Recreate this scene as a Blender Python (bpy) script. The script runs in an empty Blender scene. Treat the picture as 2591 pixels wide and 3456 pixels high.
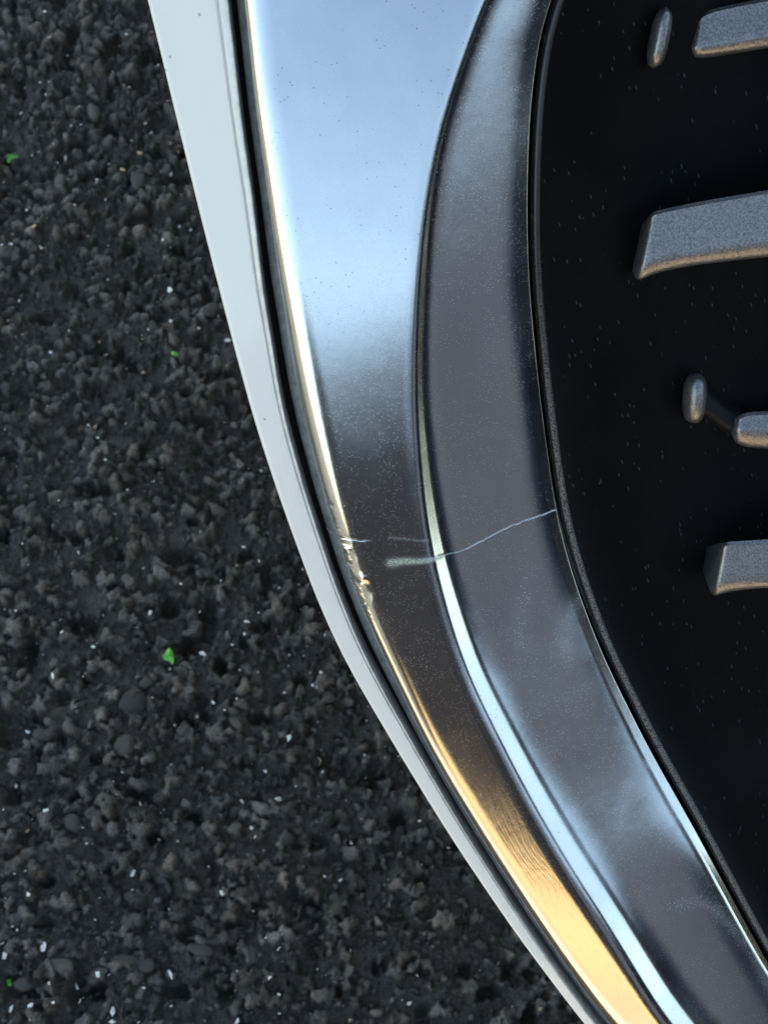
# Close-up of a cracked satin-chrome grille surround on a white car, asphalt beyond.
import bpy, math, random
import numpy as np
from mathutils import Vector, Matrix

R = math.radians
SC = bpy.context.scene
COL = SC.collection
rng = np.random.default_rng(11)
random.seed(5)

# ------------------------------------------------------------------ camera
cam_d = bpy.data.cameras.new("camera")
cam = bpy.data.objects.new("camera", cam_d)
COL.objects.link(cam)
cam.location = (0, 0, 0.78)
cam.rotation_euler = (R(25), 0, 0)
cam_d.sensor_fit = 'VERTICAL'
cam_d.angle = R(42)
cam_d.clip_start = 0.01
cam_d.clip_end = 2000
cam_d.dof.use_dof = True
cam_d.dof.focus_distance = 0.43
cam_d.dof.aperture_fstop = 22
SC.camera = cam

# ------------------------------------------------------------------ sky, sun, exposure
SUN_EL, SUN_AZ = 27.0, 49.0           # azimuth clockwise from +Y: the sun stands behind the car
world = bpy.data.worlds.new("World")
SC.world = world
world.use_nodes = True
wn = world.node_tree
sky = wn.nodes.new("ShaderNodeTexSky")
sky.sky_type = 'NISHITA'
sky.sun_disc = False
sky.sun_elevation = R(SUN_EL)
sky.sun_rotation = R(SUN_AZ)
sky.air_density = 1.0
sky.dust_density = 0.1
sky.ozone_density = 3.0
bg = wn.nodes["Background"]
bg.inputs[1].default_value = 0.085
wn.links.new(sky.outputs[0], bg.inputs[0])

sun_d = bpy.data.lights.new("sun", 'SUN')
sun_d.energy = 5.0
sun_d.angle = R(0.5)
sun_d.color = (1.0, 0.86, 0.68)
sun = bpy.data.objects.new("sun", sun_d)
COL.objects.link(sun)
sdir = Vector((math.sin(R(SUN_AZ)) * math.cos(R(SUN_EL)), math.cos(R(SUN_AZ)) * math.cos(R(SUN_EL)), math.sin(R(SUN_EL))))
sun.rotation_euler = sdir.to_track_quat('Z', 'Y').to_euler()
sun.location = sdir * 20

SC.view_settings.view_transform = 'Standard'
SC.view_settings.look = 'None'
SC.view_settings.exposure = 2.65
SC.view_settings.gamma = 1
SC.view_settings.use_white_balance = True
SC.view_settings.white_balance_temperature = 9000
SC.view_settings.white_balance_tint = 10
SC.view_settings.use_curve_mapping = False

# ------------------------------------------------------------------ helpers
def tag(o, label=None, cat=None, group=None, kind=None):
    for k, v in (("label", label), ("category", cat), ("group", group), ("kind", kind)):
        if v: o[k] = v
    return o

def empty(name, loc=(0, 0, 0)):
    o = bpy.data.objects.new(name, None); COL.objects.link(o); o.location = loc
    return o

def mesh_obj(name, verts, faces, mat, parent=None, smooth=True, sharp=None):
    me = bpy.data.meshes.new(name)
    me.from_pydata([tuple(v) for v in verts], [], [tuple(f) for f in faces])
    me.update()
    if smooth:
        me.shade_smooth()
        if sharp: me.set_sharp_from_angle(angle=R(sharp))
    o = bpy.data.objects.new(name, me); COL.objects.link(o)
    me.materials.append(mat)
    if parent: o.parent = parent
    return o

def grid_mesh(name, P, mat, parent=None, flip=False, attrs=None):
    """P: (rows, cols, 3) array -> smooth quad grid, built fast."""
    n, m = P.shape[:2]
    me = bpy.data.meshes.new(name)
    idx = np.arange(n * m).reshape(n, m)
    q = np.stack([idx[:-1, :-1], idx[:-1, 1:], idx[1:, 1:], idx[1:, :-1]], -1).reshape(-1, 4)
    if flip: q = q[:, ::-1]
    me.vertices.add(n * m); me.vertices.foreach_set("co", P.reshape(-1).astype(np.float32))
    me.loops.add(q.size); me.loops.foreach_set("vertex_index", q.reshape(-1).astype(np.int32))
    me.polygons.add(len(q)); me.polygons.foreach_set("loop_start", (np.arange(len(q)) * 4).astype(np.int32))
    me.update(calc_edges=True); me.validate()
    me.shade_smooth()
    for k, a in (attrs or {}).items():
        at = me.attributes.new(k, 'FLOAT', 'POINT'); at.data.foreach_set("value", a.reshape(-1).astype(np.float32))
    o = bpy.data.objects.new(name, me); COL.objects.link(o); me.materials.append(mat)
    if parent: o.parent = parent
    return o

def hermite(x, xs, ys):
    xs = np.asarray(xs, float); ys = np.asarray(ys, float)
    m = np.gradient(ys, xs, axis=0)
    i = np.clip(np.searchsorted(xs, x, side='right') - 1, 0, len(xs) - 2)
    h = (xs[i + 1] - xs[i]); t = (x - xs[i]) / h
    sh = (-1,) + (1,) * (ys.ndim - 1)
    t = t.reshape(sh); h = h.reshape(sh)
    return ((2*t**3 - 3*t**2 + 1) * ys[i] + (t**3 - 2*t**2 + t) * h * m[i]
            + (-2*t**3 + 3*t**2) * ys[i + 1] + (t**3 - t**2) * h * m[i + 1])

class NT:
    """short node-tree writer"""
    def __init__(s, name):
        s.mat = bpy.data.materials.new(name); s.mat.use_nodes = True
        s.t = s.mat.node_tree; s.b = s.t.nodes["Principled BSDF"]
        s.co = s.n("ShaderNodeTexCoord")
    def n(s, typ, **kw):
        x = s.t.nodes.new(typ)
        for k, v in kw.items(): setattr(x, k, v)
        return x
    def set(s, sock, v):
        if isinstance(v, bpy.types.NodeSocket): s.t.links.new(v, sock)
        elif isinstance(v, (tuple, list)) and len(v) == 3 and sock.type == 'RGBA': sock.default_value = (*v, 1)
        else: sock.default_value = v
    def p(s, **kw):
        for k, v in kw.items(): s.set(s.b.inputs[k.replace("_", " ")], v)
    def mapping(s, scale=(1, 1, 1), rot=(0, 0, 0)):
        m = s.n("ShaderNodeMapping"); s.set(m.inputs[0], s.co.outputs["Object"])
        m.inputs["Scale"].default_value = scale; m.inputs["Rotation"].default_value = rot
        return m.outputs[0]
    def noise(s, scale, detail=2, rough=.5, vec=None, dist=0):
        x = s.n("ShaderNodeTexNoise"); s.set(x.inputs["Vector"], vec or s.co.outputs["Object"])
        x.inputs["Scale"].default_value = scale; x.inputs["Detail"].default_value = detail
        x.inputs["Roughness"].default_value = rough; x.inputs["Distortion"].default_value = dist
        return x.outputs[0]
    def voro(s, scale, vec=None, feature='F1', out="Distance"):
        x = s.n("ShaderNodeTexVoronoi", feature=feature); s.set(x.inputs["Vector"], vec or s.co.outputs["Object"])
        x.inputs["Scale"].default_value = scale
        return x.outputs[out]
    def ramp(s, fac, stops):
        x = s.n("ShaderNodeValToRGB"); s.set(x.inputs[0], fac)
        e = x.color_ramp.elements
        while len(e) < len(stops): e.new(0.5)
        for el, (pos, c) in zip(e, stops):
            el.position = pos; el.color = (c, c, c, 1) if isinstance(c, (int, float)) else (*c, 1)
        return x.outputs[0]
    def rng(s, v, a, b, c, d):
        x = s.n("ShaderNodeMapRange"); s.set(x.inputs[0], v)
        for i, k in enumerate((a, b, c, d)): x.inputs[i + 1].default_value = k
        return x.outputs[0]
    def math(s, op, a, b=0.0):
        x = s.n("ShaderNodeMath", operation=op); s.set(x.inputs[0], a); s.set(x.inputs[1], b)
        return x.outputs[0]
    def mix(s, fac, a, b):
        x = s.n("ShaderNodeMix", data_type='RGBA'); s.set(x.inputs[0], fac); s.set(x.inputs[6], a); s.set(x.inputs[7], b)
        return x.outputs[2]
    def attr(s, name):
        x = s.n("ShaderNodeAttribute"); x.attribute_name = name
        return x.outputs["Fac"]
    def bump(s, h, strength=.3, dist=.001, normal=None):
        x = s.n("ShaderNodeBump"); s.set(x.inputs["Height"], h)
        x.inputs["Strength"].default_value = strength; x.inputs["Distance"].default_value = dist
        if normal: s.set(x.inputs["Normal"], normal)
        return x.outputs[0]

# ------------------------------------------------------------------ materials
def mat_asphalt(far=False):
    m = NT("asphalt_far" if far else "asphalt_binder")
    tone = m.attr("tone")
    if far:
        sep = m.n("ShaderNodeSeparateColor"); m.set(sep.inputs[0], m.voro(300, out="Color"))
        tone = m.math('POWER', sep.outputs[0], 2.0)
    fine = m.noise(900, 3, .7)
    blot = m.noise(22, 3, .6)
    k = m.math('MULTIPLY', m.rng(fine, .3, .7, .35, 1.7), m.rng(blot, .3, .7, .7, 1.25))
    c = m.mix(tone, (.0175, .0147, .0126), (.245, .2010, .1680))
    mul = m.n("ShaderNodeVectorMath", operation='SCALE'); m.set(mul.inputs[0], c); m.set(mul.inputs[3], k)
    m.p(Base_Color=mul.outputs[0], Roughness=m.rng(m.noise(700, 2, .6), .3, .7, .15, .55), Specular_IOR_Level=.65, Specular_Tint=(1.0, .90, .78))
    b1 = m.bump(m.noise(560, 3, .7), 1.0, .0024)
    if far: b1 = m.bump(m.voro(300), 1.0, .004, b1)
    m.p(Normal=m.bump(m.noise(1700, 2, .6), .7, .0006, b1))
    return m.mat

def mat_stone():
    m = NT("aggregate")
    oi = m.n("ShaderNodeObjectInfo")
    base = m.ramp(oi.outputs["Random"], [(0, (.036, .030, .024)), (.55, (.074, .062, .050)), (.85, (.115, .096, .077)), (.93, (.12, .088, .066)), (1, (.16, .12, .085))])
    k = m.rng(m.noise(700, 3, .6), .3, .7, .6, 1.35)
    mul = m.n("ShaderNodeVectorMath", operation='SCALE'); m.set(mul.inputs[0], base); m.set(mul.inputs[3], k)
    m.p(Base_Color=mul.outputs[0], Roughness=.62, Normal=m.bump(m.noise(900, 3, .6), .5, .0008))
    return m.mat

def mat_plain(name, col, rough=.6, spec=.5, nscale=600, namp=.15, bump=.2, bdist=.0005, **kw):
    m = NT(name)
    k = m.rng(m.noise(nscale, 3, .6), .3, .7, 1 - namp, 1 + namp)
    mul = m.n("ShaderNodeVectorMath", operation='SCALE'); mul.inputs[0].default_value = col; m.set(mul.inputs[3], k)
    m.p(Base_Color=mul.outputs[0], Roughness=rough, Specular_IOR_Level=spec, Normal=m.bump(m.noise(nscale * 1.7, 2, .6), bump, bdist), **kw)
    return m.mat

def mat_chrome():
    m = NT("satin_chrome")
    grain = m.noise(5200, 2, .6)
    broad = m.noise(60, 3, .6)
    # tiny pits and dust
    pit = m.math('LESS_THAN', m.voro(520), .10)
    pitsel = m.math('GREATER_THAN', m.noise(95, 1, .5), .50)
    pit = m.math('MULTIPLY', pit, pitsel)
    mp = m.mapping((1700, 1700, 1200))
    dust = m.math('LESS_THAN', m.voro(1.0, mp), .17)
    dsel = m.math('GREATER_THAN', m.noise(160, 2, .6), .45)
    dust = m.math('MULTIPLY', dust, dsel)
    scuff = m.attr("scuff")
    scrape = m.attr("scrape")
    scr_n = m.math('MULTIPLY', scrape, m.rng(m.noise(2600, 3, .75), .3, .7, 0, 1))
    c = m.mix(m.rng(broad, .3, .7, 0, 1), (.46, .485, .50), (.50, .525, .535))
    c = m.mix(m.math('MULTIPLY', pit, .75), c, (.10, .10, .11))
    c = m.mix(m.math('MULTIPLY', dust, .3), c, (.5, .5, .5))
    c = m.mix(m.math('MULTIPLY', scuff, .85), c, (.12, .12, .122))
    c = m.mix(m.math('MULTIPLY', m.attr("dark"), m.rng(m.noise(900, 2, .6), .3, .55, .3, 1)), c, (.015, .015, .015))
    c = m.mix(scr_n, c, (.36, .55, .30))
    dirt = m.math('MAXIMUM', m.math('MULTIPLY', dust, .3), m.math('MAXIMUM', m.math('MULTIPLY', scuff, .85), scr_n))
    m.p(Base_Color=c, Metallic=m.math('SUBTRACT', 1.0, dirt))
    rough = m.rng(broad, .3, .7, .085, .115)
    rough = m.math('ADD', rough, m.math('MULTIPLY', dirt, .5))
    rough = m.math('ADD', rough, m.math('MULTIPLY', m.attr("refl_arc"), m.rng(m.noise(300, 3, .7), .3, .7, .10, .22)))
    m.p(Roughness=rough)
    h = m.math('ADD', m.math('MULTIPLY', grain, .25), m.math('MULTIPLY', pit, -1.5))
    b = m.bump(h, .10, .0003)
    rip = m.attr("ripple")
    wv = m.noise(170, 2, .5, m.mapping((1.0, .45, .45), (0, 0, R(25))), 1.2)
    b = m.bump(m.math('MULTIPLY', wv, rip), .22, .0006, b)
    m.p(Normal=b)
    return m.mat

def mat_paint():
    m = NT("white_paint")
    broad = m.noise(25, 2, .5)
    spk = m.math('MULTIPLY', m.math('LESS_THAN', m.voro(170), .07), m.math('GREATER_THAN', m.noise(60, 1, .5), .56))
    c = m.mix(m.rng(broad, .3, .7, 0, 1), (.72, .735, .675), (.74, .755, .695))
    streak = m.noise(1.0, 3, .6, m.mapping((90, 14, 14)))
    c = m.mix(m.rng(streak, .52, .72, 0, .22), c, (.62, .66, .64))
    c = m.mix(m.math('MULTIPLY', spk, .7), c, (.2, .2, .2))
    c = m.mix(m.math('MULTIPLY', m.attr("seam"), m.rng(m.noise(240, 3, .7), .35, .7, .1, .8)), c, (.22, .21, .19))
    c = m.mix(m.rng(m.noise(9, 4, .7), .5, .8, 0, .16), c, (.5, .5, .45))
    m.p(Base_Color=c, Roughness=.38, Coat_Weight=.7, Coat_Roughness=.06, Normal=m.bump(m.noise(700, 2, .5), .03, .0004))
    return m.mat

def mat_black_panel():
    m = NT("black_grille_plastic")
    rim = m.attr("rim")
    gr = m.noise(2600, 2, .7)
    dust = m.math('MULTIPLY', m.rng(gr, .45, .62, 0, 1), rim)
    # dry water streaks: short slanted specks
    mp = m.mapping((260, 90, 90), (0, 0, 0))
    rot = m.n("ShaderNodeVectorRotate"); m.set(rot.inputs[0], m.co.outputs["Object"]); rot.rotation_type = 'Y_AXIS'; rot.inputs["Angle"].default_value = R(24)
    sc = m.n("ShaderNodeVectorMath", operation='MULTIPLY'); m.set(sc.inputs[0], rot.outputs[0]); sc.inputs[1].default_value = (700, 150, 150)
    st = m.math('LESS_THAN', m.voro(1.0, sc.outputs[0]), .13)
    st = m.math('MULTIPLY', st, m.math('GREATER_THAN', m.noise(70, 2, .6), .47))
    d2 = m.math('MULTIPLY', m.math('LESS_THAN', m.voro(900), .12), m.math('GREATER_THAN', m.noise(50, 2, .6), .52))
    d = m.math('MAXIMUM', m.math('MULTIPLY', st, .32), m.math('MULTIPLY', d2, .12))
    haze = m.rng(m.noise(16, 4, .65, m.mapping((1, 1, .4)), .6), .42, .75, 0, .035)
    d = m.math('MAXIMUM', d, haze)
    d = m.math('MAXIMUM', d, m.math('MULTIPLY', dust, .6))
    c = m.mix(d, (.0022, .0023, .0027), (.11, .11, .11))
    m.p(Base_Color=c, Roughness=m.math('ADD', .55, m.math('MULTIPLY', d, .3)), Specular_IOR_Level=.06,
        Normal=m.bump(gr, .05, .0003))
    return m.mat

def mat_rim():
    m = NT("black_rim_plastic")
    gr = m.noise(1900, 2, .7)
    d = m.math('MULTIPLY', m.rng(gr, .40, .62, 0, 1), m.attr("rim"))
    c = m.mix(d, (.006, .006, .007), (.24, .235, .22))
    m.p(Base_Color=c, Roughness=m.math('ADD', .26, m.math('MULTIPLY', d, .5)), Specular_IOR_Level=.6)
    return m.mat

def mat_fin():
    m = NT("grained_grey_plastic")
    g = m.noise(1500, 2, .65)
    c = m.mix(m.rng(g, .35, .65, 0, 1), (.125, .127, .129), (.265, .267, .27))
    spk = m.math('MULTIPLY', m.math('LESS_THAN', m.voro(700), .1), m.math('GREATER_THAN', m.noise(90, 1, .5), .55))
    c = m.mix(m.math('MULTIPLY', spk, .7), c, (.5, .48, .45))
    m.p(Base_Color=c, Roughness=.30, Metallic=.75, Specular_IOR_Level=.6, Normal=m.bump(g, .22, .0006))
    return m.mat

M_asph, M_stone = mat_asphalt(), mat_stone()
M_asph_far = mat_asphalt(True)
M_chip = mat_plain("pale_quartz", (.95, .87, .76), .35, nscale=900)
M_tan = mat_plain("tan_quartz", (.60, .36, .19), .5, nscale=900)
M_leaf = mat_plain("green_leaf", (.10, .52, .075), .55, nscale=400, namp=.35, Subsurface_Weight=.1)
M_chrome, M_paint, M_black, M_fin = mat_chrome(), mat_paint(), mat_black_panel(), mat_fin()
M_rim = mat_rim()
M_rib = mat_plain("dark_grey_plastic", (.006, .0063, .007), .5, spec=.15)
M_rubber = mat_plain("black_rubber", (.006, .006, .006), .75, spec=.2)
M_added_straw = mat_plain("added_straw_mulch", (.40, .33, .23), .8, nscale=30, namp=.3, bump=.6, bdist=.01)
M_hedge = mat_plain("hedge_leaf", (.017, .023, .042), .7, spec=.2, nscale=14, namp=.4)
M_slate = mat_plain("slate_paint", (.018, .028, .054), .85, spec=.12, nscale=12, namp=.25)
M_brick = mat_plain("tan_brick", (.36, .285, .18), .85, nscale=40, namp=.25)
M_added_concrete = mat_plain("added_concrete", (.42, .40, .36), .8, nscale=40)
M_wood = mat_plain("bark", (.05, .035, .025), .9, nscale=60)
M_glass = mat_plain("dark_glass", (.01, .012, .014), .08, nscale=5, bump=0)

# traced lines of the nose, mm in the grille plane (across, along, outward), station by station:
# bumper edge, bumper lip, outer chrome edge, ridge, inner edge, gap
TRIM = [
 ((-72.7,193.17,-8),(-45.59,193.08,-4),(-39.15,192.98,0),(48.07,192.73,11),(56.71,192.83,6.5),(63.75,193.1,-5)),
 ((-71.3,186.42,-8.01),(-44.93,186.4,-4),(-38.5,186.38,0),(44.43,186.31,10.67),(53.57,186.34,6.35),(60.56,186.41,-5.14)),
 ((-69.89,179.56,-8.02),(-44.27,179.61,-4),(-37.84,179.65,0),(40.74,179.78,10.35),(50.38,179.73,6.22),(57.31,179.59,-5.24)),
 ((-68.48,172.57,-8.04),(-43.61,172.69,-4),(-37.22,172.81,0),(37.08,173.11,10.02),(47.21,173,6.1),(54.06,172.65,-5.35)),
 ((-67.1,165.46,-8.05),(-42.97,165.65,-4),(-36.65,165.85,0),(33.58,166.31,9.7),(44.16,166.12,5.95),(50.86,165.57,-5.49)),
 ((-65.73,158.22,-8.04),(-42.34,158.49,-4),(-36.13,158.76,0),(30.16,159.36,9.36),(41.18,159.12,5.74),(47.74,158.35,-5.68)),
 ((-64.35,150.86,-8),(-41.74,151.2,-4),(-35.62,151.55,0),(26.97,152.32,9.02),(38.48,152.01,5.42),(45.05,151.03,-5.98)),
 ((-62.96,143.36,-7.93),(-41.2,143.8,-4),(-35.14,144.23,0),(24.24,145.2,8.67),(36.35,144.82,4.99),(43.27,143.63,-6.4)),
 ((-61.55,135.74,-7.83),(-40.69,136.27,-3.99),(-34.67,136.79,0.01),(21.79,137.97,8.3),(34.75,137.53,4.45),(42.22,136.12,-6.96)),
 ((-60.12,127.98,-7.7),(-40.16,128.62,-3.97),(-34.17,129.23,0.03),(19.46,130.63,7.93),(33.81,130.11,3.83),(41.66,128.49,-7.6)),
 ((-58.66,120.08,-7.56),(-39.59,120.82,-3.96),(-33.56,121.53,0.04),(17.31,123.17,7.55),(33.43,122.57,3.15),(41.41,120.74,-8.31)),
 ((-57.17,112.04,-7.41),(-38.89,112.89,-3.96),(-32.8,113.7,0.04),(15.51,115.57,7.17),(33.4,114.89,2.44),(41.42,112.85,-9.03)),
 ((-55.66,103.86,-7.26),(-38.11,104.81,-3.96),(-31.97,105.73,0.04),(14.08,107.83,6.8),(33.62,107.08,1.7),(41.63,104.84,-9.73)),
 ((-54.1,95.51,-7.13),(-37.35,96.57,-3.97),(-31.1,97.61,0.03),(12.96,99.96,6.42),(33.96,99.16,0.98),(41.98,96.74,-10.37)),
 ((-52.47,87.01,-7.01),(-36.71,88.18,-3.99),(-30.17,89.35,0.01),(12.11,91.98,6.05),(34.38,91.14,0.3),(42.49,88.56,-10.93)),
 ((-50.77,78.33,-6.93),(-36.14,79.61,-4.05),(-29.08,80.93,-0.05),(11.53,83.85,5.68),(34.89,83.01,-0.37),(43.17,80.3,-11.39)),
 ((-49.04,69.48,-6.87),(-35.43,70.85,-4.14),(-27.89,72.34,-0.14),(11.12,75.56,5.27),(35.55,74.72,-1.08),(44.06,71.93,-11.83)),
 ((-47.27,60.45,-6.83),(-34.44,61.93,-4.24),(-26.67,63.6,-0.24),(10.81,67.16,4.85),(36.57,66.41,-1.79),(45.12,63.57,-12.22)),
 ((-45.42,51.24,-6.78),(-33.38,52.85,-4.35),(-25.4,54.73,-0.35),(10.65,58.73,4.45),(37.97,58.18,-2.5),(46.31,55.32,-12.58)),
 ((-43.46,41.84,-6.73),(-32.34,43.59,-4.44),(-24.01,45.73,-0.44),(10.63,50.25,4.08),(39.48,50.03,-3.18),(47.54,47.19,-12.91)),
 ((-41.39,32.26,-6.65),(-31.06,34.17,-4.5),(-22.48,36.6,-0.5),(10.8,41.7,3.77),(40.93,41.93,-3.82),(48.79,39.15,-13.2)),
 ((-39.07,22.51,-6.53),(-29.29,24.6,-4.51),(-20.83,27.32,-0.51),(11.24,33.11,3.54),(42.28,33.89,-4.39),(50.13,31.21,-13.45)),
 ((-36.49,12.56,-6.39),(-27.17,14.87,-4.47),(-19.06,17.89,-0.47),(11.92,24.48,3.38),(43.6,25.94,-4.89),(51.52,23.41,-13.67)),
 ((-33.73,2.4,-6.25),(-24.85,4.96,-4.43),(-17.13,8.28,-0.43),(12.78,15.78,3.27),(44.99,18.09,-5.38),(52.91,15.76,-13.85)),
 ((-30.76,-7.96,-6.1),(-22.26,-5.13,-4.37),(-14.93,-1.48,-0.37),(13.83,6.99,3.2),(46.52,10.32,-5.83),(54.32,8.21,-14)),
 ((-27.62,-18.52,-5.92),(-19.47,-15.4,-4.27),(-12.4,-11.39,-0.27),(15.15,-1.9,3.19),(48.31,2.61,-6.23),(55.84,0.71,-14.11)),
 ((-24.28,-29.29,-5.69),(-16.53,-25.85,-4.12),(-9.6,-21.4,-0.12),(16.74,-10.78,3.25),(50.26,-4.83,-6.56),(57.51,-6.49,-14.19)),
 ((-20.56,-40.24,-5.4),(-13.21,-36.5,-3.91),(-6.4,-31.55,0.09),(18.68,-19.78,3.39),(52.28,-12.27,-6.81),(59.41,-13.64,-14.22)),
 ((-16.32,-51.38,-5.03),(-9.39,-47.37,-3.61),(-2.6,-41.88,0.39),(21.06,-29.14,3.61),(54.45,-20.18,-6.97),(61.66,-21.2,-14.21)),
 ((-11.42,-62.7,-4.57),(-4.91,-58.48,-3.22),(1.61,-52.58,0.78),(23.87,-39.05,3.93),(57.08,-28.75,-7.04),(64.4,-29.45,-14.18)),
 ((-5.87,-74.22,-4.06),(0.26,-69.81,-2.78),(5.99,-63.8,1.22),(27.14,-49.41,4.32),(60.29,-37.72,-7.05),(67.59,-38.21,-14.15)),
 ((0.04,-85.95,-3.49),(5.8,-81.39,-2.28),(10.59,-75.48,1.72),(31.1,-60.11,4.79),(64.16,-47.21,-6.99),(71.29,-47.66,-14.09)),
 ((6.14,-97.87,-2.84),(11.58,-93.25,-1.71),(15.63,-87.44,2.29),(35.88,-71.15,5.34),(68.73,-57.6,-6.83),(75.73,-58.12,-13.97)),
 ((12.49,-109.98,-2.12),(17.65,-105.39,-1.05),(21.36,-99.51,2.95),(41.26,-82.7,5.98),(73.95,-69.07,-6.57),(81.12,-69.61,-13.74)),
 ((19.07,-122.28,-1.31),(23.98,-117.72,-0.29),(27.63,-111.6,3.71),(46.93,-94.53,6.71),(79.57,-80.89,-6.18),(86.99,-81.41,-13.37)),
 ((25.98,-134.75,-0.4),(30.66,-130.16,0.57),(34.21,-123.76,4.57),(52.83,-106.3,7.56),(85.34,-92.36,-5.63),(92.85,-92.87,-12.83)),
 ((33.32,-147.37,0.65),(37.7,-142.79,1.58),(41.07,-136.12,5.58),(59.08,-118.1,8.56),(91.34,-103.75,-4.91),(98.98,-104.18,-12.11)),
 ((40.92,-160.15,1.79),(44.99,-155.61,2.69),(48.26,-148.63,6.69),(65.67,-130.01,9.67),(97.85,-115.13,-4.05),(105.44,-115.63,-11.25)),
 ((48.88,-173.14,3.01),(52.62,-168.66,3.87),(55.78,-161.35,7.87),(72.7,-142.07,10.86),(104.97,-126.5,-3.09),(112.1,-127.5,-10.29)),
 ((57.38,-186.36,4.26),(60.79,-181.98,5.09),(63.69,-174.46,9.09),(80.11,-154.51,12.09),(112.33,-138.33,-2.07),(118.89,-139.98,-9.27)),
 ((66.25,-199.87,5.5),(69.32,-195.57,6.32),(72.03,-187.78,10.32),(87.63,-167.37,13.32),(119.52,-150.68,-1.02),(125.77,-152.78,-8.22)),
 ((75.61,-213.69,6.72),(78.34,-209.47,7.52),(80.88,-201.26,11.52),(95.2,-180.64,14.52),(126.55,-163.1,0.01),(132.62,-165.46,-7.19)),
 ((85.79,-227.85,7.91),(88.18,-223.59,8.7),(90.66,-214.67,12.7),(103.11,-194.1,15.7),(133.36,-175.19,1.07),(139.29,-177.63,-6.13)),
 ((96.48,-242.3,9.11),(98.56,-237.96,9.9),(101.08,-227.96,13.9),(111.82,-207.17,16.9),(140.29,-187.24,2.17),(146.19,-189.55,-5.03)),
 ((107.67,-257.08,10.33),(109.47,-252.64,11.11),(111.97,-241.52,15.11),(121.42,-220.16,18.11),(148.02,-199.67,3.32),(153.94,-201.77,-3.88)),
 ((120.3,-272.19,11.54),(121.92,-267.5,12.33),(124.14,-255.49,16.33),(132.16,-233.88,19.33),(157.01,-212.78,4.49),(162.87,-214.85,-2.71)),
 ((134.22,-287.66,12.77),(135.7,-282.56,13.56),(137.55,-269.75,17.56),(144.33,-247.8,20.56),(167.37,-226.78,5.67),(173.25,-228.69,-1.53)),
 ((148.55,-303.5,13.98),(149.93,-297.97,14.78),(151.44,-284.37,18.78),(157.29,-261.82,21.78),(179.04,-240.88,6.84),(184.84,-243.05,-0.36)),
 ((163.22,-319.73,15.2),(164.47,-313.75,16),(165.6,-299.31,20),(170.53,-276.1,23),(191.2,-254.84,8),(196.81,-257.71,0.8)),
]
CHIPS = [ (-0.2675,0.6332,3,0),(-0.2765,0.6201,2.5,0),(-0.2566,0.6042,2.6,0),(-0.21,0.6339,3,0),(-0.2651,0.5725,2.4,0),(-0.2445,0.5732,2,0),(-0.1788,0.6873,2.4,0),(-0.175,0.6842,2,0),(-0.1619,0.6858,2.4,0),(-0.2346,0.6858,1.8,0),(-0.2276,0.6881,1.6,0),(-0.2547,0.7114,1.8,0),(-0.2412,0.651,1.6,0),(-0.2371,0.6577,2.4,0),(-0.1563,0.6398,2.6,0),(-0.2298,0.6682,1.3,0),(-0.2682,0.7792,1.3,0),(-0.2566,0.7635,1.4,0),(-0.2113,0.7709,1.5,0),(-0.2053,0.7668,1.2,0),(-0.1988,0.7701,1.3,0),(-0.1923,0.4874,3,0),(-0.1391,0.5886,2,0),(-0.1474,0.5935,2,0),(-0.1499,0.5355,3.4,0),(-0.1811,0.5389,2,0),(-0.2285,0.4868,2,0),(-0.2167,0.501,1.4,0),(-0.162,0.5017,1.5,0),(-0.1155,0.5142,2.6,0),(-0.1067,0.4932,2.4,0),(-0.2714,0.5732,2,0),(-0.1114,0.2676,2.6,0),(-0.2007,0.2518,2,0),(-0.1783,0.2711,2,0),(-0.1139,0.2315,2.4,0),(-0.057,0.2143,2.4,0),(-0.0395,0.2026,3,0),(-0.0842,0.1777,2,0),(-0.0623,0.179,2.4,0),(-0.1038,0.2376,2,0),(-0.198,0.172,2.4,0),(-0.145,0.1364,3,0),(-0.1317,0.1565,1.6,0),(-0.0747,0.1156,2,0),(-0.0922,0.1244,3,0),(-0.0338,0.1346,1.8,0),(-0.0251,0.1322,1.8,0),(-0.1904,0.0952,2.6,0),(-0.1813,0.0652,1.8,0),(-0.1722,0.0753,2,0),(-0.1496,0.0613,2.4,0),(-0.0577,0.0602,1.4,0),(-0.063,0.0781,2,0),(-0.1191,0.0809,3,0),(-0.0853,0.2893,2,0),(-0.0863,0.2808,1.6,0),(-0.1158,0.2979,1.6,0),(-0.0439,0.1461,1.6,0),(-0.159,0.0804,3,0),(-0.0455,0.2993,1.4,0),(-0.1457,0.295,2.4,0),(-0.2121,0.0906,3,0),(-0.2057,0.0624,2.2,0),(-0.1935,0.0641,2,0),(-0.1492,0.0558,2,0),(-0.081,0.0558,2,0),(-0.217,0.2222,2,0),(-0.2501,0.5872,4.2,1),(-0.1911,0.6398,3.6,1),(-0.1801,0.6569,2.4,1),(-0.1529,0.6584,2.2,1) ]
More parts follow.
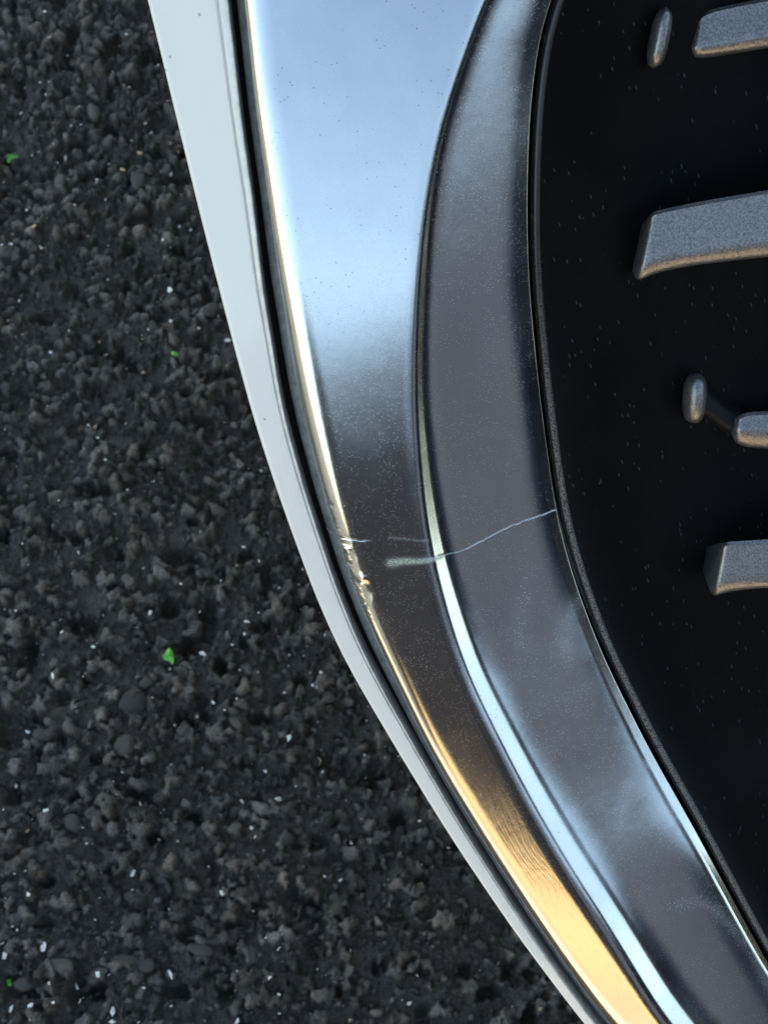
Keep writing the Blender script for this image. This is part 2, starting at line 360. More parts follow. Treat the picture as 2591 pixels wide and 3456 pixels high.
STONES = [ (-0.1517,0.2356,16.8,18.7,0),(-0.181,0.1646,12.4,14.9,0),(-0.1786,0.085,18.5,10.1,0),(-0.0981,0.1783,8,5.9,1),(-0.1021,0.0941,15.9,8.3,1),(-0.1997,0.077,14.1,11,0),(-0.1367,0.1401,8.2,6,1),(-0.1529,0.2093,14.1,12.7,0),(-0.1588,0.0975,6,6.4,0),(-0.1742,0.1366,6.8,4.3,1),(-0.1444,0.2492,9,9.1,0),(-0.133,0.0856,9.9,7.9,0),(-0.1447,0.088,14.9,5.7,1),(-0.159,0.0817,9.9,5.7,2),(-0.149,0.5298,12.4,19.9,0),(-0.1789,0.6359,13,24.7,0),(-0.2358,0.6305,10.8,19,0),(-0.2241,0.644,13,16.5,0),(-0.173,0.644,10.9,13.7,0),(-0.1625,0.6801,13.3,14.2,0),(-0.2168,0.6942,13.3,17.2,0),(-0.1182,0.5151,12.3,14.7,1),(-0.0415,0.2021,9.9,7.2,0),(-0.1224,0.2021,12.3,12.6,0),(-0.2032,0.2166,14.2,11,0),(-0.0882,0.2238,10.7,9.2,0),(-0.1272,0.0739,9.8,7.2,0),(-0.0876,0.1722,10.4,8.7,0),(-0.0732,0.1168,6.7,4.9,0),(-0.0938,0.125,6.1,8.3,1) ]
ADDED_BED = (-0.60, 0.75, -1.9, -0.62)


# ------------------------------------------------------------------ ground
GX0, GX1, GY0, GY1 = -0.47, 0.22, -0.06, 0.94
STEP = 0.00092
def vnoise(shape, cell, seed):
    """smooth value noise on the grid, cell in grid steps"""
    r = np.random.default_rng(seed)
    n, m = shape
    gn, gm = int(n / cell) + 3, int(m / cell) + 3
    g = r.random((gn, gm))
    yi = np.arange(n) / cell; xi = np.arange(m) / cell
    y0 = yi.astype(int); x0 = xi.astype(int)
    fy = (yi - y0); fx = (xi - x0)
    fy = (fy * fy * (3 - 2 * fy))[:, None]; fx = (fx * fx * (3 - 2 * fx))[None]
    a = g[y0][:, x0]; b = g[y0][:, x0 + 1]; c = g[y0 + 1][:, x0]; d = g[y0 + 1][:, x0 + 1]
    return (a * (1 - fx) + b * fx) * (1 - fy) + (c * (1 - fx) + d * fx) * fy - .5

def build_ground():
    nx = int((GX1 - GX0) / STEP) + 1; ny = int((GY1 - GY0) / STEP) + 1
    xs = np.linspace(GX0, GX1, nx); ys = np.linspace(GY0, GY1, ny)
    Z = np.zeros((ny, nx)); T = np.full((ny, nx), .25)
    low = .007 * vnoise(Z.shape, 55, 1) + .006 * vnoise(Z.shape, 21, 2) - .012 * np.clip(vnoise(Z.shape, 13, 3) - .18, 0, 1) / .32
    Z += low - .0045
    n = 41000
    rad = (.0008 + .0040 * rng.random(n) ** 4.5)
    order = np.argsort(rad)
    px = rng.uniform(GX0 + .01, GX1 - .01, n); py = rng.uniform(GY0 + .01, GY1 - .01, n)
    for i in order:
        r = rad[i]
        ix0 = int((px[i] - 1.5 * r - GX0) / STEP); ix1 = int((px[i] + 1.5 * r - GX0) / STEP) + 2
        iy0 = int((py[i] - 1.5 * r - GY0) / STEP); iy1 = int((py[i] + 1.5 * r - GY0) / STEP) + 2
        ix0 = max(ix0, 0); iy0 = max(iy0, 0)
        X = xs[ix0:ix1][None] - px[i]; Y = ys[iy0:iy1][:, None] - py[i]
        an = np.arctan2(Y, X)
        a1, a2, a3 = rng.uniform(0, 6.28, 3)
        re = r * (1 + .22 * np.cos(2 * an + a1) + .12 * np.cos(3 * an + a2) + .08 * np.cos(5 * an + a3))
        q = np.hypot(X, Y) / re
        d = q - 1
        top = r * rng.uniform(.35, .95)
        ta, tb = rng.normal(0, .22, 2)
        hgt = np.minimum(top * np.sqrt(np.clip(1 - q * q, 0, 1)), top * rng.uniform(.55, 1.0)) + ta * X + tb * Y
        zc = low[min((iy0 + iy1) // 2, ny - 1), min((ix0 + ix1) // 2, nx - 1)]
        cand = np.where(d < 0, zc - .0020 + hgt * 1.4 + rng.normal(0, .0005), -1)
        sl = (slice(iy0, iy1), slice(ix0, ix1))
        hit = cand > Z[sl]
        Z[sl] = np.where(hit, cand, Z[sl])
        T[sl] = np.where(hit, rng.beta(1.1, 2.0), T[sl])
    Z += .0012 * vnoise(Z.shape, 4.2, 5) + .0013 * vnoise(Z.shape, 2.1, 6) + .0006 * vnoise(Z.shape, 1.3, 7)
    Z[1:-1, 1:-1] = .7 * Z[1:-1, 1:-1] + .075 * (Z[:-2, 1:-1] + Z[2:, 1:-1] + Z[1:-1, :-2] + Z[1:-1, 2:])
    # blend to zero at the rim so it meets the outer sheet
    ex = np.minimum(xs - GX0, GX1 - xs); ey = np.minimum(ys - GY0, GY1 - ys)
    edge = np.clip(np.minimum(ex[None], ey[:, None]) / .03, 0, 1)
    Z *= edge * 1.15
    XX, YY = np.meshgrid(xs, ys)
    return xs, ys, Z, T, np.stack([XX, YY, Z], -1)

GXS, GYS, GZ, GT, GP = build_ground()
def ground_z(x, y):
    i = int(np.clip((y - GY0) / STEP, 0, GZ.shape[0] - 1)); j = int(np.clip((x - GX0) / STEP, 0, GZ.shape[1] - 1))
    return float(GZ[max(i - 2, 0):i + 3, max(j - 2, 0):j + 3].mean())

asphalt = grid_mesh("asphalt", GP, M_asph, attrs={"tone": GT})
tag(asphalt, "rough black asphalt of the parking lot", None, kind="structure")
# the rest of the lot, four sheets that butt against the rim of the near patch
B = 60.0
outer_v = [(-B, -B, 0), (B, -B, 0), (B, B, 0), (-B, B, 0), (GX0, GY0, 0), (GX1, GY0, 0), (GX1, GY1, 0), (GX0, GY1, 0)]
outer_f = [(0, 1, 5, 4), (1, 2, 6, 5), (2, 3, 7, 6), (3, 0, 4, 7)]
lot = mesh_obj("parking_lot", outer_v, outer_f, M_asph_far, smooth=False)
tag(lot, "the wider asphalt lot around the car", kind="structure")
B2 = 900.0
land = mesh_obj("ground", [(-B2, -B2, -.02), (B2, -B2, -.02), (B2, B2, -.02), (-B2, B2, -.02)], [(0, 1, 2, 3)],
                mat_plain("dry_ground", (.045, .05, .035), .9, nscale=.6, namp=.3), smooth=False)
tag(land, "open dry ground beyond the lot", kind="structure")

# loose and half-bedded aggregate
import bmesh
def hull_mesh(name, pts, mat):
    bm = bmesh.new()
    for p in pts: bm.verts.new(p)
    r = bmesh.ops.convex_hull(bm, input=list(bm.verts))
    bmesh.ops.delete(bm, geom=[v for v in bm.verts if not v.link_faces], context='VERTS')
    bmesh.ops.recalc_face_normals(bm, faces=bm.faces)
    me = bpy.data.meshes.new(name); bm.to_mesh(me); bm.free()
    me.shade_smooth(); me.set_sharp_from_angle(angle=R(38))
    me.materials.append(mat)
    return me

def hull_pts(n, r=np.random.default_rng(3)):
    p = r.normal(size=(n, 3)); p /= np.linalg.norm(p, axis=1)[:, None]
    p *= r.uniform(.78, 1.0, (n, 1)) * .5
    p[:, 2] *= .75
    return p
def pebble_mesh(k):
    r = np.random.default_rng(100 + k)
    bm = bmesh.new(); bmesh.ops.create_icosphere(bm, subdivisions=2, radius=.5)
    pl = r.normal(size=(11, 3)); pl /= np.linalg.norm(pl, axis=1)[:, None]; off = r.uniform(.24, .42, 11)
    for v in bm.verts:
        p = np.array(v.co)
        for n_, o_ in zip(pl, off):
            e = p @ n_ - o_
            if e > 0: p = p - n_ * e
        v.co = p * (1.12 + .03 * r.normal())
    me = bpy.data.meshes.new("stone"); bm.to_mesh(me); bm.free(); me.shade_smooth(); me.materials.append(M_stone)
    return me
stone_meshes = [pebble_mesh(k) for k in range(14)]

def in_view(x, y, m=.012):
    return (-.308 + (.808 - y) * .122 - m < x < -.178 + (.808 - y) * .392 + m) and .03 < y < .84

def add_stone(x, y, sx, sy, sink=.12, rz=None):
    o = bpy.data.objects.new("stone", random.choice(stone_meshes)); COL.objects.link(o)
    hz = min(sx, sy) * random.uniform(.55, .8)
    o.location = (x, y, ground_z(x, y) + hz * sink)
    o.scale = (sx, sy, hz)
    o.rotation_euler = (random.uniform(-.3, .3), random.uniform(-.3, .3), random.uniform(0, 6.28) if rz is None else rz)
    o.parent = asphalt
    return o

for (x, y, sx, sy, k) in STONES:
    add_stone(x, y, sx / 1000, sy / 1000, .2, random.uniform(-.3, .3))
cnt = len(STONES)
while cnt < 290:
    x, y = random.uniform(-.32, .16), random.uniform(.03, .84)
    if not in_view(x, y): continue
    d = (.0026 + .0050 * random.random() ** 3.0) * (1.35 if y < .3 else 1.0)
    add_stone(x, y, d * random.uniform(.8, 1.25), d * random.uniform(.7, 1.1), random.uniform(-.2, .1)); cnt += 1

# pale mineral chips in the binder, one mass
def chip_mass(name, items, mat, label):
    vs, fs = [], []
    for (x, y, s) in items:
        s *= 1.9
        p = hull_pts(9) * np.array([s * random.uniform(.7, 1.5), s * random.uniform(.6, .95), s * .6]) / 1000
        a = random.uniform(0, 6.28); ca, sa = math.cos(a), math.sin(a)
        p = np.stack([p[:, 0] * ca - p[:, 1] * sa, p[:, 0] * sa + p[:, 1] * ca, p[:, 2]], -1) + np.array([x, y, ground_z(x, y) + s * .00038])
        bm = bmesh.new()
        for q in p: bm.verts.new(q)
        bmesh.ops.convex_hull(bm, input=list(bm.verts))
        bmesh.ops.delete(bm, geom=[v for v in bm.verts if not v.link_faces], context='VERTS')
        bm.verts.index_update(); b0 = len(vs)
        vs += [tuple(v.co) for v in bm.verts]; fs += [[v.index + b0 for v in f.verts] for f in bm.faces]
        bm.free()
    o = mesh_obj(name, vs, fs, mat, asphalt, smooth=False)
    tag(o, label, kind="stuff")
    return o
white = [(x, y, s) for (x, y, s, k) in CHIPS if k == 0]
tanc = [(x, y, s) for (x, y, s, k) in CHIPS if k == 1]
while len(white) < 800:
    x, y = random.uniform(-.34, .18), random.uniform(.0, .88)
    if in_view(x, y, .03): white.append((x, y, .5 + 1.3 * random.random() ** 2.6))
while len(tanc) < 60:
    x, y = random.uniform(-.34, .18), random.uniform(.0, .88)
    if in_view(x, y, .03): tanc.append((x, y, .8 + 1.6 * random.random() ** 2))
chip_mass("quartz_chips", white, M_chip, "tiny pale quartz chips scattered through the asphalt")
chip_mass("tan_chips", tanc, M_tan, "tiny tan mineral chips scattered through the asphalt")

# green leaf fragments lying on the asphalt
def leaf(x, y, size, label, seed):
    r = np.random.default_rng(seed)
    n = 16; ang = np.linspace(0, 6.283, n, endpoint=False)
    rad = size * .5 * (1 + .22 * r.normal(size=n).clip(-1, 1)) * (1 + .2 * np.cos(ang * 2 + r.uniform(0, 6)))
    top = [(0, 0, size * .28)] + [(rad[i] * math.cos(ang[i]), rad[i] * math.sin(ang[i]), size * .2 * r.normal()) for i in range(n)]
    bot = [(a * .96, b * .96, c - .0004) for a, b, c in top]
    vs = top + bot; fs = []
    for i in range(n):
        j = (i + 1) % n
        fs += [(0, 1 + i, 1 + j), (n + 1, n + 2 + j, n + 2 + i), (1 + i, n + 2 + i, n + 2 + j, 1 + j)]
    o = mesh_obj("leaf_fragment", vs, fs, M_leaf, smooth=False)
    o.location = (x, y, ground_z(x, y) + .0034 + size * .25)
    tag(o, label, "leaf", "green leaf fragments on the asphalt")
leaf(-.2747, .6562, .0085, "largest bright green leaf scrap, on the asphalt near the upper left corner", 4)
leaf(-.1419, .4808, .004, "faint pale green leaf speck on the asphalt beside the white bumper edge", 8)
leaf(-.131, .2646, .0075, "bright green leaf scrap lying above the big dark pebble on the asphalt", 5)
leaf(-.2089, .0765, .0032, "tiny green leaf speck at the lower left, among the coarse pebbles", 9)

# ------------------------------------------------------------------ the car
O = Vector((0, .1775, .39935))
A35 = R(39)
MM = np.array([[1, 0, 0], [0, math.sin(A35), math.cos(A35)], [0, -math.cos(A35), math.sin(A35)]])  # rows U, V, N
def to_local(uvw):            # mm in the grille plane -> metres, relative to the car's origin on the ground
    return (np.asarray(uvw) / 1000) @ MM + np.array(O) - np.array(CAR)
CAR = Vector((.8, 2.2, 0))
car = empty("parked_car", CAR)
tag(car, "white car with a cracked satin chrome grille surround, parked on black asphalt", "car")

TR = np.array(TRIM)                    # stations x 6 lines x (u, v, w)
NS = len(TR)
# stations: dense round the crack
base = np.linspace(0, NS - 1, 700)
fine_s = np.linspace(22.0, 28.5, 460)
st = np.unique(np.concatenate([base[(base < 22) | (base > 28.5)], fine_s]))
LN = hermite(st, np.arange(NS), TR)    # (n, 6, 3)

def section(corners, fil, seg):
    """corners: list of (n,3); fil: fillet length mm per inner corner; seg: points per straight run"""
    out = []
    k = len(corners)
    ent = []
    for i in range(1, k - 1):
        a, b, c = corners[i - 1], corners[i], corners[i + 1]
        la = np.linalg.norm(a - b, axis=1, keepdims=True); lc = np.linalg.norm(c - b, axis=1, keepdims=True)
        fa, fc = fil[i - 1] if isinstance(fil[i - 1], tuple) else (fil[i - 1], fil[i - 1])
        fa = np.minimum(fa if np.ndim(fa) == 0 else fa[:, None], .48 * la); fc = np.minimum(fc if np.ndim(fc) == 0 else fc[:, None], .48 * lc)
        ent.append((b + (a - b) / la * fa, b, b + (c - b) / lc * fc))
    prev = corners[0]
    for i in range(k - 1):
        nxt = ent[i][0] if i < k - 2 else corners[-1]
        for t in np.linspace(0, 1, seg[i], endpoint=False): out.append(prev + (nxt - prev) * t)
        if i < k - 2:
            p, b, q = ent[i]
            for t in np.linspace(0, 1, 16, endpoint=False):
                out.append((1 - t) ** 2 * p + 2 * t * (1 - t) * b + t * t * q)
            prev = q
    out.append(corners[-1])
    return np.stack(out, 1)            # (n, m, 3)

def lerp(a, b, t): return a + (b - a) * t
def setw(p, w):
    q = p.copy(); q[:, 2] = w
    return q
l0, l1, l2, l3, l4, l5 = [LN[:, i].copy() for i in range(6)]
dq = (l5 - l0); dq[:, 2] = 0; dq /= np.linalg.norm(dq, axis=1, keepdims=True)   # in-plane direction across the band

# --- chrome surround
c1 = lerp(l1, l2, .30); c1[:, 2] = l2[:, 2] - 6.5; c0 = c1 - dq * .5; c0[:, 2] = l2[:, 2] - 17
c5 = setw(l5 - dq * 1.2, l5[:, 2] + 2.0); c6 = setw(l5 - dq * .9, l5[:, 2] - 12)
prog = np.clip((st - 16) / 20, 0, 1)
wb = np.interp(st, [0, 10, 20, 29, 36, 48], [2.6, 3.2, 4.6, 7.6, 9.0, 10.5])
tb = np.interp(st, [0, 10, 20, 29, 36, 48], [22, 24, 27, 31, 34, 35])
l3a = l3 - dq * wb[:, None] * .5
l3a[:, 2] = lerp(l2[:, 2], l3[:, 2], 1 - (wb * .5) / np.linalg.norm((l3 - l2)[:, :2], axis=1))
l3b = l3 + dq * wb[:, None] * .5
l3b[:, 2] = l3a[:, 2] - wb * np.tan(np.radians(tb))
hd = lambda a, b: np.linalg.norm((b - a)[:, :2], axis=1)
sl_in = np.arctan((l3b[:, 2] - l4[:, 2]) / hd(l3b, l4))
soft = np.ones_like(st)
c5[:, 2] = lerp(c5[:, 2], l4[:, 2] - hd(l4, c5) * np.tan(sl_in + R(7)), soft)
c6[:, 2] = c5[:, 2] - 12
P = section([c0, c1, l2, l3a, l3b, l4, c5, c6], [2.0, (3.0, 6.0), (2.6 + 2.0 * prog, 1.6 + 1.9 * prog), (1.6 + 1.9 * prog, 3.2 + 4.0 * prog), (2.6 + 6.0 * soft, 4.0), 2.2 - 1.8 * soft], [6, 5, 70, 6, 60, 10, 6])
u, v = P[..., 0], P[..., 1]

def seg_dist(u, v, pts):
    best = np.full(u.shape, 1e9); side = np.zeros(u.shape); tt = np.zeros(u.shape)
    L = 0
    for (a, b) in zip(pts[:-1], pts[1:]):
        dx, dy = b[0] - a[0], b[1] - a[1]; l = math.hypot(dx, dy)
        t = np.clip(((u - a[0]) * dx + (v - a[1]) * dy) / l ** 2, 0, 1)
        d = np.hypot(u - a[0] - t * dx, v - a[1] - t * dy)
        s = np.sign((u - a[0]) * dy - (v - a[1]) * dx)
        m = d < best
        best = np.where(m, d, best); side = np.where(m, s, side); tt = np.where(m, L + t * l, tt)
        L += l
    return best, side, tt, L
wig = np.random.default_rng(2)
def wiggle(pts, n, amp):
    pts = np.array(pts, float); s = np.r_[0, np.cumsum(np.hypot(*np.diff(pts, axis=0).T))]
    g = np.linspace(0, s[-1], n); q = np.stack([hermite(g, s, pts[:, 0]), hermite(g, s, pts[:, 1])], -1)
    q[1:-1] += wig.normal(0, amp, (n - 2, 2)); return q
dw = np.zeros_like(u); scuff = np.zeros_like(u); scrape = np.zeros_like(u); ripple = np.full_like(u, .25)
# main crack: from the ridge to the inner edge
cr = wiggle([(17.5, -15.2), (20, -15.0), (25, -14.4), (29, -12.7), (34, -10.3), (39, -8.0), (43.4, -6.3), (49, -4.6), (56, -2.9)], 40, .10)
d, s, t, L = seg_dist(u, v, cr)
dark = np.exp(-(d / .32) ** 2) * np.clip(1 - np.abs(t - 4.5) / 5.5, 0, 1) + .55 * np.exp(-((d * s - .48) / .24) ** 2) * np.clip(t / 3, 0, 1)
dw += -.05 * np.exp(-(d / .3) ** 2) + .012 * np.exp(-d / 4.0) * s
scuff = np.maximum(scuff, np.exp(-(d / .34) ** 2) * np.clip(t / L * 1.2 + .05, .0, .55) * (.62 + .22 * np.sin(t * 1.3) + .16 * np.sin(t * 3.1 + 1)))
# short crack on the outer facet, with the dent at the rim
cr2 = wiggle([(-18.5, -9.3), (-14.6, -10.2), (-11, -9.7), (-7.5, -10.0), (-4, -9.6)], 16, .08)
d, s, t, L = seg_dist(u, v, cr2)
fade = np.clip(1 - t / L, 0, 1)
dw += -.22 * fade * np.exp(-(d / .3) ** 2) + .07 * fade * np.exp(-d / 2.2) * s
scuff = np.maximum(scuff, .45 * np.exp(-(d / .28) ** 2) * (.3 + .7 * fade))
def dent(cu, cv, ru, rv, depth, ang=0.):
    ca, sa = math.cos(ang), math.sin(ang)
    x = (u - cu) * ca + (v - cv) * sa; y = -(u - cu) * sa + (v - cv) * ca
    return -depth * np.exp(-(x / ru) ** 2 - (y / rv) ** 2)
dw += dent(-14.8, -11.2, 2.2, 1.3, .35) + dent(-8.4, -26.5, 3.0, 2.4, .16, -1.1) + dent(-6.2, -31.0, 2.0, 4.2, .18, -.45)
dw += dent(-16.6, 1.5, .8, 1.0, .22) + dent(-11.2, -19, .9, 2.5, .2, -.4) - dent(-6.8, -24, 1.6, 1.6, .3) - dent(-12.4, -13.8, 1.2, 1.0, .3)
# scraped, crumpled strip along the rolled outer edge
q_roll = np.sum((P - l2[:, None]) * dq[:, None], axis=2)            # mm past the bright edge line
band = np.exp(-((q_roll + 1.6) / 1.5) ** 2) * np.exp(-((v + 20) / 19) ** 4)
nz = wig.normal(size=u.shape)
for _ in range(2):
    nz[1:-1] = (nz[:-2] + nz[1:-1] * 2 + nz[2:]) / 4
    nz[:, 1:-1] = (nz[:, :-2] + nz[:, 1:-1] * 2 + nz[:, 2:]) / 4
for _ in range(3): nz[1:-1] = (nz[:-2] + nz[1:-1] + nz[2:]) / 3
nz /= nz.std()
dw += .055 * band * nz
for k in range(16):
    cv = -8 - 30 * (k + wig.random()) / 16; cu = np.interp(-cv, [8, 38], [-15.6, -4.2]) - wig.uniform(.2, 2.2)
    dw += dent(cu, cv, wig.uniform(.5, 1.2), wig.uniform(1.0, 2.6), wig.uniform(-.08, .12), -.45)
scuff = np.maximum(scuff, .22 * band * (nz > 1.3))
# paint transfer on the outer facet beside the crack
d, s, t, L = seg_dist(u, v, np.array([(2.2, -17.4), (6, -16.6), (12, -16.2), (18.5, -15.6)]))
scrape = np.maximum(scrape, np.exp(-(d / (1.5 - .055 * t)) ** 2) * .8)
d, s, t, L = seg_dist(u, v, np.array([(1.5, -8.2), (8, -8.6), (14, -9.0)]))
scrape = np.maximum(scrape, np.exp(-(d / .5) ** 2) * .22)
q_in = np.sum((P - l3a[:, None]) * dq[:, None], axis=2)
refl_arc = np.zeros_like(u)  # faint curved reflections imitated by rougher arcs on the chrome
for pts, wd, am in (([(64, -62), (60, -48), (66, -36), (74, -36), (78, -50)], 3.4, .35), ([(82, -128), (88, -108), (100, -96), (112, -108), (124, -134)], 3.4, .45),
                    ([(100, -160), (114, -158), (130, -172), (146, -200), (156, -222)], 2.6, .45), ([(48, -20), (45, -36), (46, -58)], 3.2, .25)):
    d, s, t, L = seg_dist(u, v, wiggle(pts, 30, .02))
    refl_arc = np.maximum(refl_arc, am * np.exp(-(d / wd) ** 2) * np.clip(np.minimum(t, L - t) / 8, 0, 1))
zone = np.clip((-v - 88) / 40, 0, 1) * np.clip(q_roll / 2 - .5, 0, 1) * np.clip(-q_in / 3, 0, 1)
slow = sum(np.sin(u * a + v * b + c) for a, b, c in wig.uniform(-.22, .22, (6, 3)) * np.array([1, 1, 30])) 
dw += zone * .0022 * np.sin(2 * math.pi * (q_roll / 2.3) + 2.4 * slow + .25 * v) + zone * .0018 * np.sin(2 * math.pi * q_roll / 1.1 + 3.1 * slow - .4 * v)
ripple = .12 + .2 * np.clip((-v - 95) / 60, 0, 1) * (q_roll > 1) * (q_in < -.5)
Nw = P.copy(); Nw[..., 2] += dw
surround = grid_mesh("grille_surround", to_local(Nw), M_chrome, car, flip=True, attrs={"scuff": scuff, "scrape": scrape, "ripple": ripple, "refl_arc": refl_arc, "dark": dark})
tag(surround, "satin chrome grille surround, cracked across and dented at its outer edge")

# --- dark seal in the gap between chrome and bumper
g0 = setw(l1 - dq * .6, l1[:, 2] - 9); g1 = setw(l1 + dq * 2.6, l1[:, 2] - 10)
grid_mesh("seal_strip", to_local(np.stack([g0, lerp(g0, g1, .5), g1], 1)), M_rubber, car, flip=True)

# --- white bumper
b_in = setw(l1 - dq * .2, l1[:, 2] - 12); b_lip = setw(l1 - dq * .15, l1[:, 2] - .2)
wid = np.linalg.norm((l1 - l0)[:, :2], axis=1)
b_step = setw(lerp(l1, l0, np.minimum(.5, 3.0 / wid)[:, None]), l1[:, 2] - .6)
b_out = l0.copy()
back = np.zeros_like(l0); back[:] = (6, math.sin(A35) * 1000, -math.cos(A35) * 1000); back /= 1000   # world +Y in plane terms
b_mid = b_out + back * 60 + dq * 2
b_end = b_out + back * 560 + dq * 10
fr = lambda mm: np.minimum(mm / 22.0 * 1.0 + 0 * wid, mm / wid)[:, None]
bs1 = setw(lerp(l1, l0, fr(2.4)), l1[:, 2] - .9); bs2 = setw(lerp(l1, l0, fr(3.0)), l1[:, 2] - 1.5); bs3 = setw(lerp(l1, l0, fr(3.5)), l1[:, 2] - .7)
PB = section([b_in, b_lip, bs1, bs2, bs3, b_out, b_mid, b_end], [.7, .25, .2, .3, 1.6, 20], [5, 6, 3, 3, 26, 20, 20])
seam = np.exp(-np.linalg.norm((PB - l1[:, None])[..., :2], axis=2) / 1.1)
grid_mesh("bumper", to_local(PB), M_paint, car, flip=False, attrs={"seam": seam})
tag(car.children[-1], "white painted bumper edge beside the chrome")

# --- black grille panel
right = np.zeros_like(l5); right[:, 0] = 1
dd = lambda q, bl: l5 + (dq * (1 - bl) + right * bl) * q
w5 = lerp(l5[:, 2], c5[:, 2] - 1.5, soft)
prof = [(-.6, 0, w5 - 12), (-.3, 0, w5 - 1.2), (.9, 0, w5 - .9), (3.0, .1, w5 - 2.2), (9, .4, w5 - 7), (24, .8, lerp(w5 - 18, -26, .3)), (48, 1, lerp(w5 - 28, -38, .6)), (110, 1, -48 + 0 * w5), (420, 1, -56 + 0 * w5)]
cs = [setw(dd(q, b), w) for q, b, w in prof]
PP = section(cs, [.5, .8, 2.5, 6, 10, 14, 25], [5, 3, 4, 8, 16, 16, 16, 10])
qq = np.linalg.norm((PP - l5[:, None])[..., :2], axis=2)
lowp = np.clip((st - 10) / 22, .12, 1)[:, None]
rim = np.where(qq < 12, np.exp(-qq / 3.0), 0) * lowp 
panel = grid_mesh("grille_panel", to_local(PP), M_black, car, flip=True, attrs={"rim": rim})

# --- rounded rim of the grille insert, next to the gap
RC = []
for a in np.linspace(200, -30, 14):
    q = dd(1.55 + 1.35 * math.cos(R(a)), 0); q[:, 2] = w5 - 2.2 + 1.5 * math.sin(R(a)); RC.append(q)
RCa = np.stack(RC, 1)
rimd = np.broadcast_to(np.clip((st - 14) / 14, 0.02, .75)[:, None], RCa.shape[:2])
grid_mesh("grille_rim", to_local(RCa), M_rim, car, flip=True, attrs={"rim": np.ascontiguousarray(rimd)})

# --- grille bars
def bar(u0, top, crease, bot, w, depth=20, proud=1.0, slant=2.5, lip=2.2, end_u=420, droop=0., blunt=0.):
    """top/crease/bot: functions of u (mm) giving v; built as a sweep with a closed left end."""
    us = np.concatenate([u0 + np.array([0, .8, 1.8, 3.2, 5.5, 9, 14]), np.linspace(u0 + 20, end_u, 24)])
    secs = []
    for k, x in enumerate(us):
        vt, vc, vb = top(x), crease(x), bot(x)
        g = math.exp(-(x - u0) / 4.0)
        vb -= droop * g
        e = blunt * math.exp(-(x - u0) / 1.6)
        vt -= e; vb += e
        pts = [(vt - 11, w - depth), (vt, w - 1.2), (vt - .8, w)]
        for t in np.linspace(0, 1, 5): pts.append((lerp(vt - 1.2, vc, t), w + proud * t))
        for a in np.linspace(12, 90, 8):
            pts.append((vc - (vc - vb) * math.sin(R(a)), w + proud - lip * 1.5 * (1 - math.cos(R(a)))))
        pts += [(vb + .6, w - depth * .5), (vb + 1.5, w - depth)]
        inset = .5 if k == 0 else (.12 if k == 1 else 0)
        row = []
        for (vv, ww) in pts:
            sl = slant * (vv - vb) / max(vt - vb, 1)
            row.append((x + sl * math.exp(-(x - u0) / 12), vv, ww - inset))
        shr = 1 - .16 * max(0., 1 - (x - u0) / 1.8) ** 2
        mv, mw = (vt + vb) / 2, w - depth * .35
        secs.append([(p_[0], mv + (p_[1] - mv) * shr, mw + (p_[2] - mw) * shr) for p_ in row])
    S = np.array(secs); n, m = S.shape[:2]
    L = to_local(S.reshape(-1, 3)); idx = np.arange(n * m).reshape(n, m)
    f = [(idx[i, j], idx[i, j + 1], idx[i + 1, j + 1], idx[i + 1, j]) for i in range(n - 1) for j in range(m - 1)]
    f += [tuple(idx[0, ::-1])] + [tuple(idx[-1])] + [(idx[i + 1, 0], idx[i + 1, m - 1], idx[i, m - 1], idx[i, 0]) for i in range(n - 1)]
    return mesh_obj("grille_bar", L, f, M_fin, car, sharp=40)
lin = lambda a, s, x0: (lambda x: a + s * (1 - math.exp(-(x - x0) / 160)) * 160)
# front bars (upper, lower, and one outside the frame above and below)
bar(77, lin(89.8, .20, 78), lin(75.6, .19, 77), lambda x: 69.4 + 6.5 * (1 - math.exp(-(x - 77) / 26)) + .03 * (x - 77), -20, slant=2.6, droop=2.0)
bar(112.2, lin(-21.6, .07, 113), lin(-35.6, .03, 113), lambda x: -42.4 + 3.2 * (1 - math.exp(-(x - 112) / 10)) + .01 * (x - 112), -20, slant=1.6, droop=1.2)
bar(72, lin(210, .28, 78), lin(197, .27, 76), lin(190, .27, 76), -20, droop=1.5)
bar(180, lin(-160, .0, 180), lin(-174, .0, 180), lin(-180, .0, 180), -20, droop=1.2)
# recessed bars
bar(89.4, lin(145.0, .2, 90), lin(135.5, .2, 90), lin(131.3, .17, 90), -32, proud=1.2, slant=1.0, blunt=3.0)
bar(116, lin(20.6, .02, 115), lin(15.4, .0, 115), lambda x: 7.0 + 2.2 * math.exp(-(x - 116) / 4), -32, proud=1.0, slant=.6, blunt=2.4)
bar(174, lin(-98, .0, 174), lin(-108, .0, 174), lin(-112, .0, 174), -32, proud=1.2, slant=1.0, blunt=3.0)

# --- small upright nubs that carry the recessed bars
def nub(uc, vc, hgt, rad, w, lean=0.):
    rows, cols = 14, 18
    vs = []
    for i in range(rows):
        t = i / (rows - 1); z = (t - .5) * hgt
        k = math.sqrt(max(0, 1 - (2 * abs(t - .5)) ** 3.2)) * rad
        for j in range(cols):
            a = 2 * math.pi * j / cols
            vs.append((uc + lean * z + k * math.cos(a), vc + z, w + 1.5 * k * math.sin(a) - (.5 - t) * 1.5))
    f = [(i * cols + j, i * cols + (j + 1) % cols, (i + 1) * cols + (j + 1) % cols, (i + 1) * cols + j) for i in range(rows - 1) for j in range(cols)]
    f += [tuple(range(cols))[::-1], tuple(range((rows - 1) * cols, rows * cols))]
    return mesh_obj("nub", to_local(np.array(vs)), f, M_fin, car)
nub(78.2, 139.0, 17, 2.8, -22.5, .10)
nub(101.8, 25.8, 18, 3.8, -32.5, -.04)
nub(166, -92, 15, 3.0, -33, -.05)
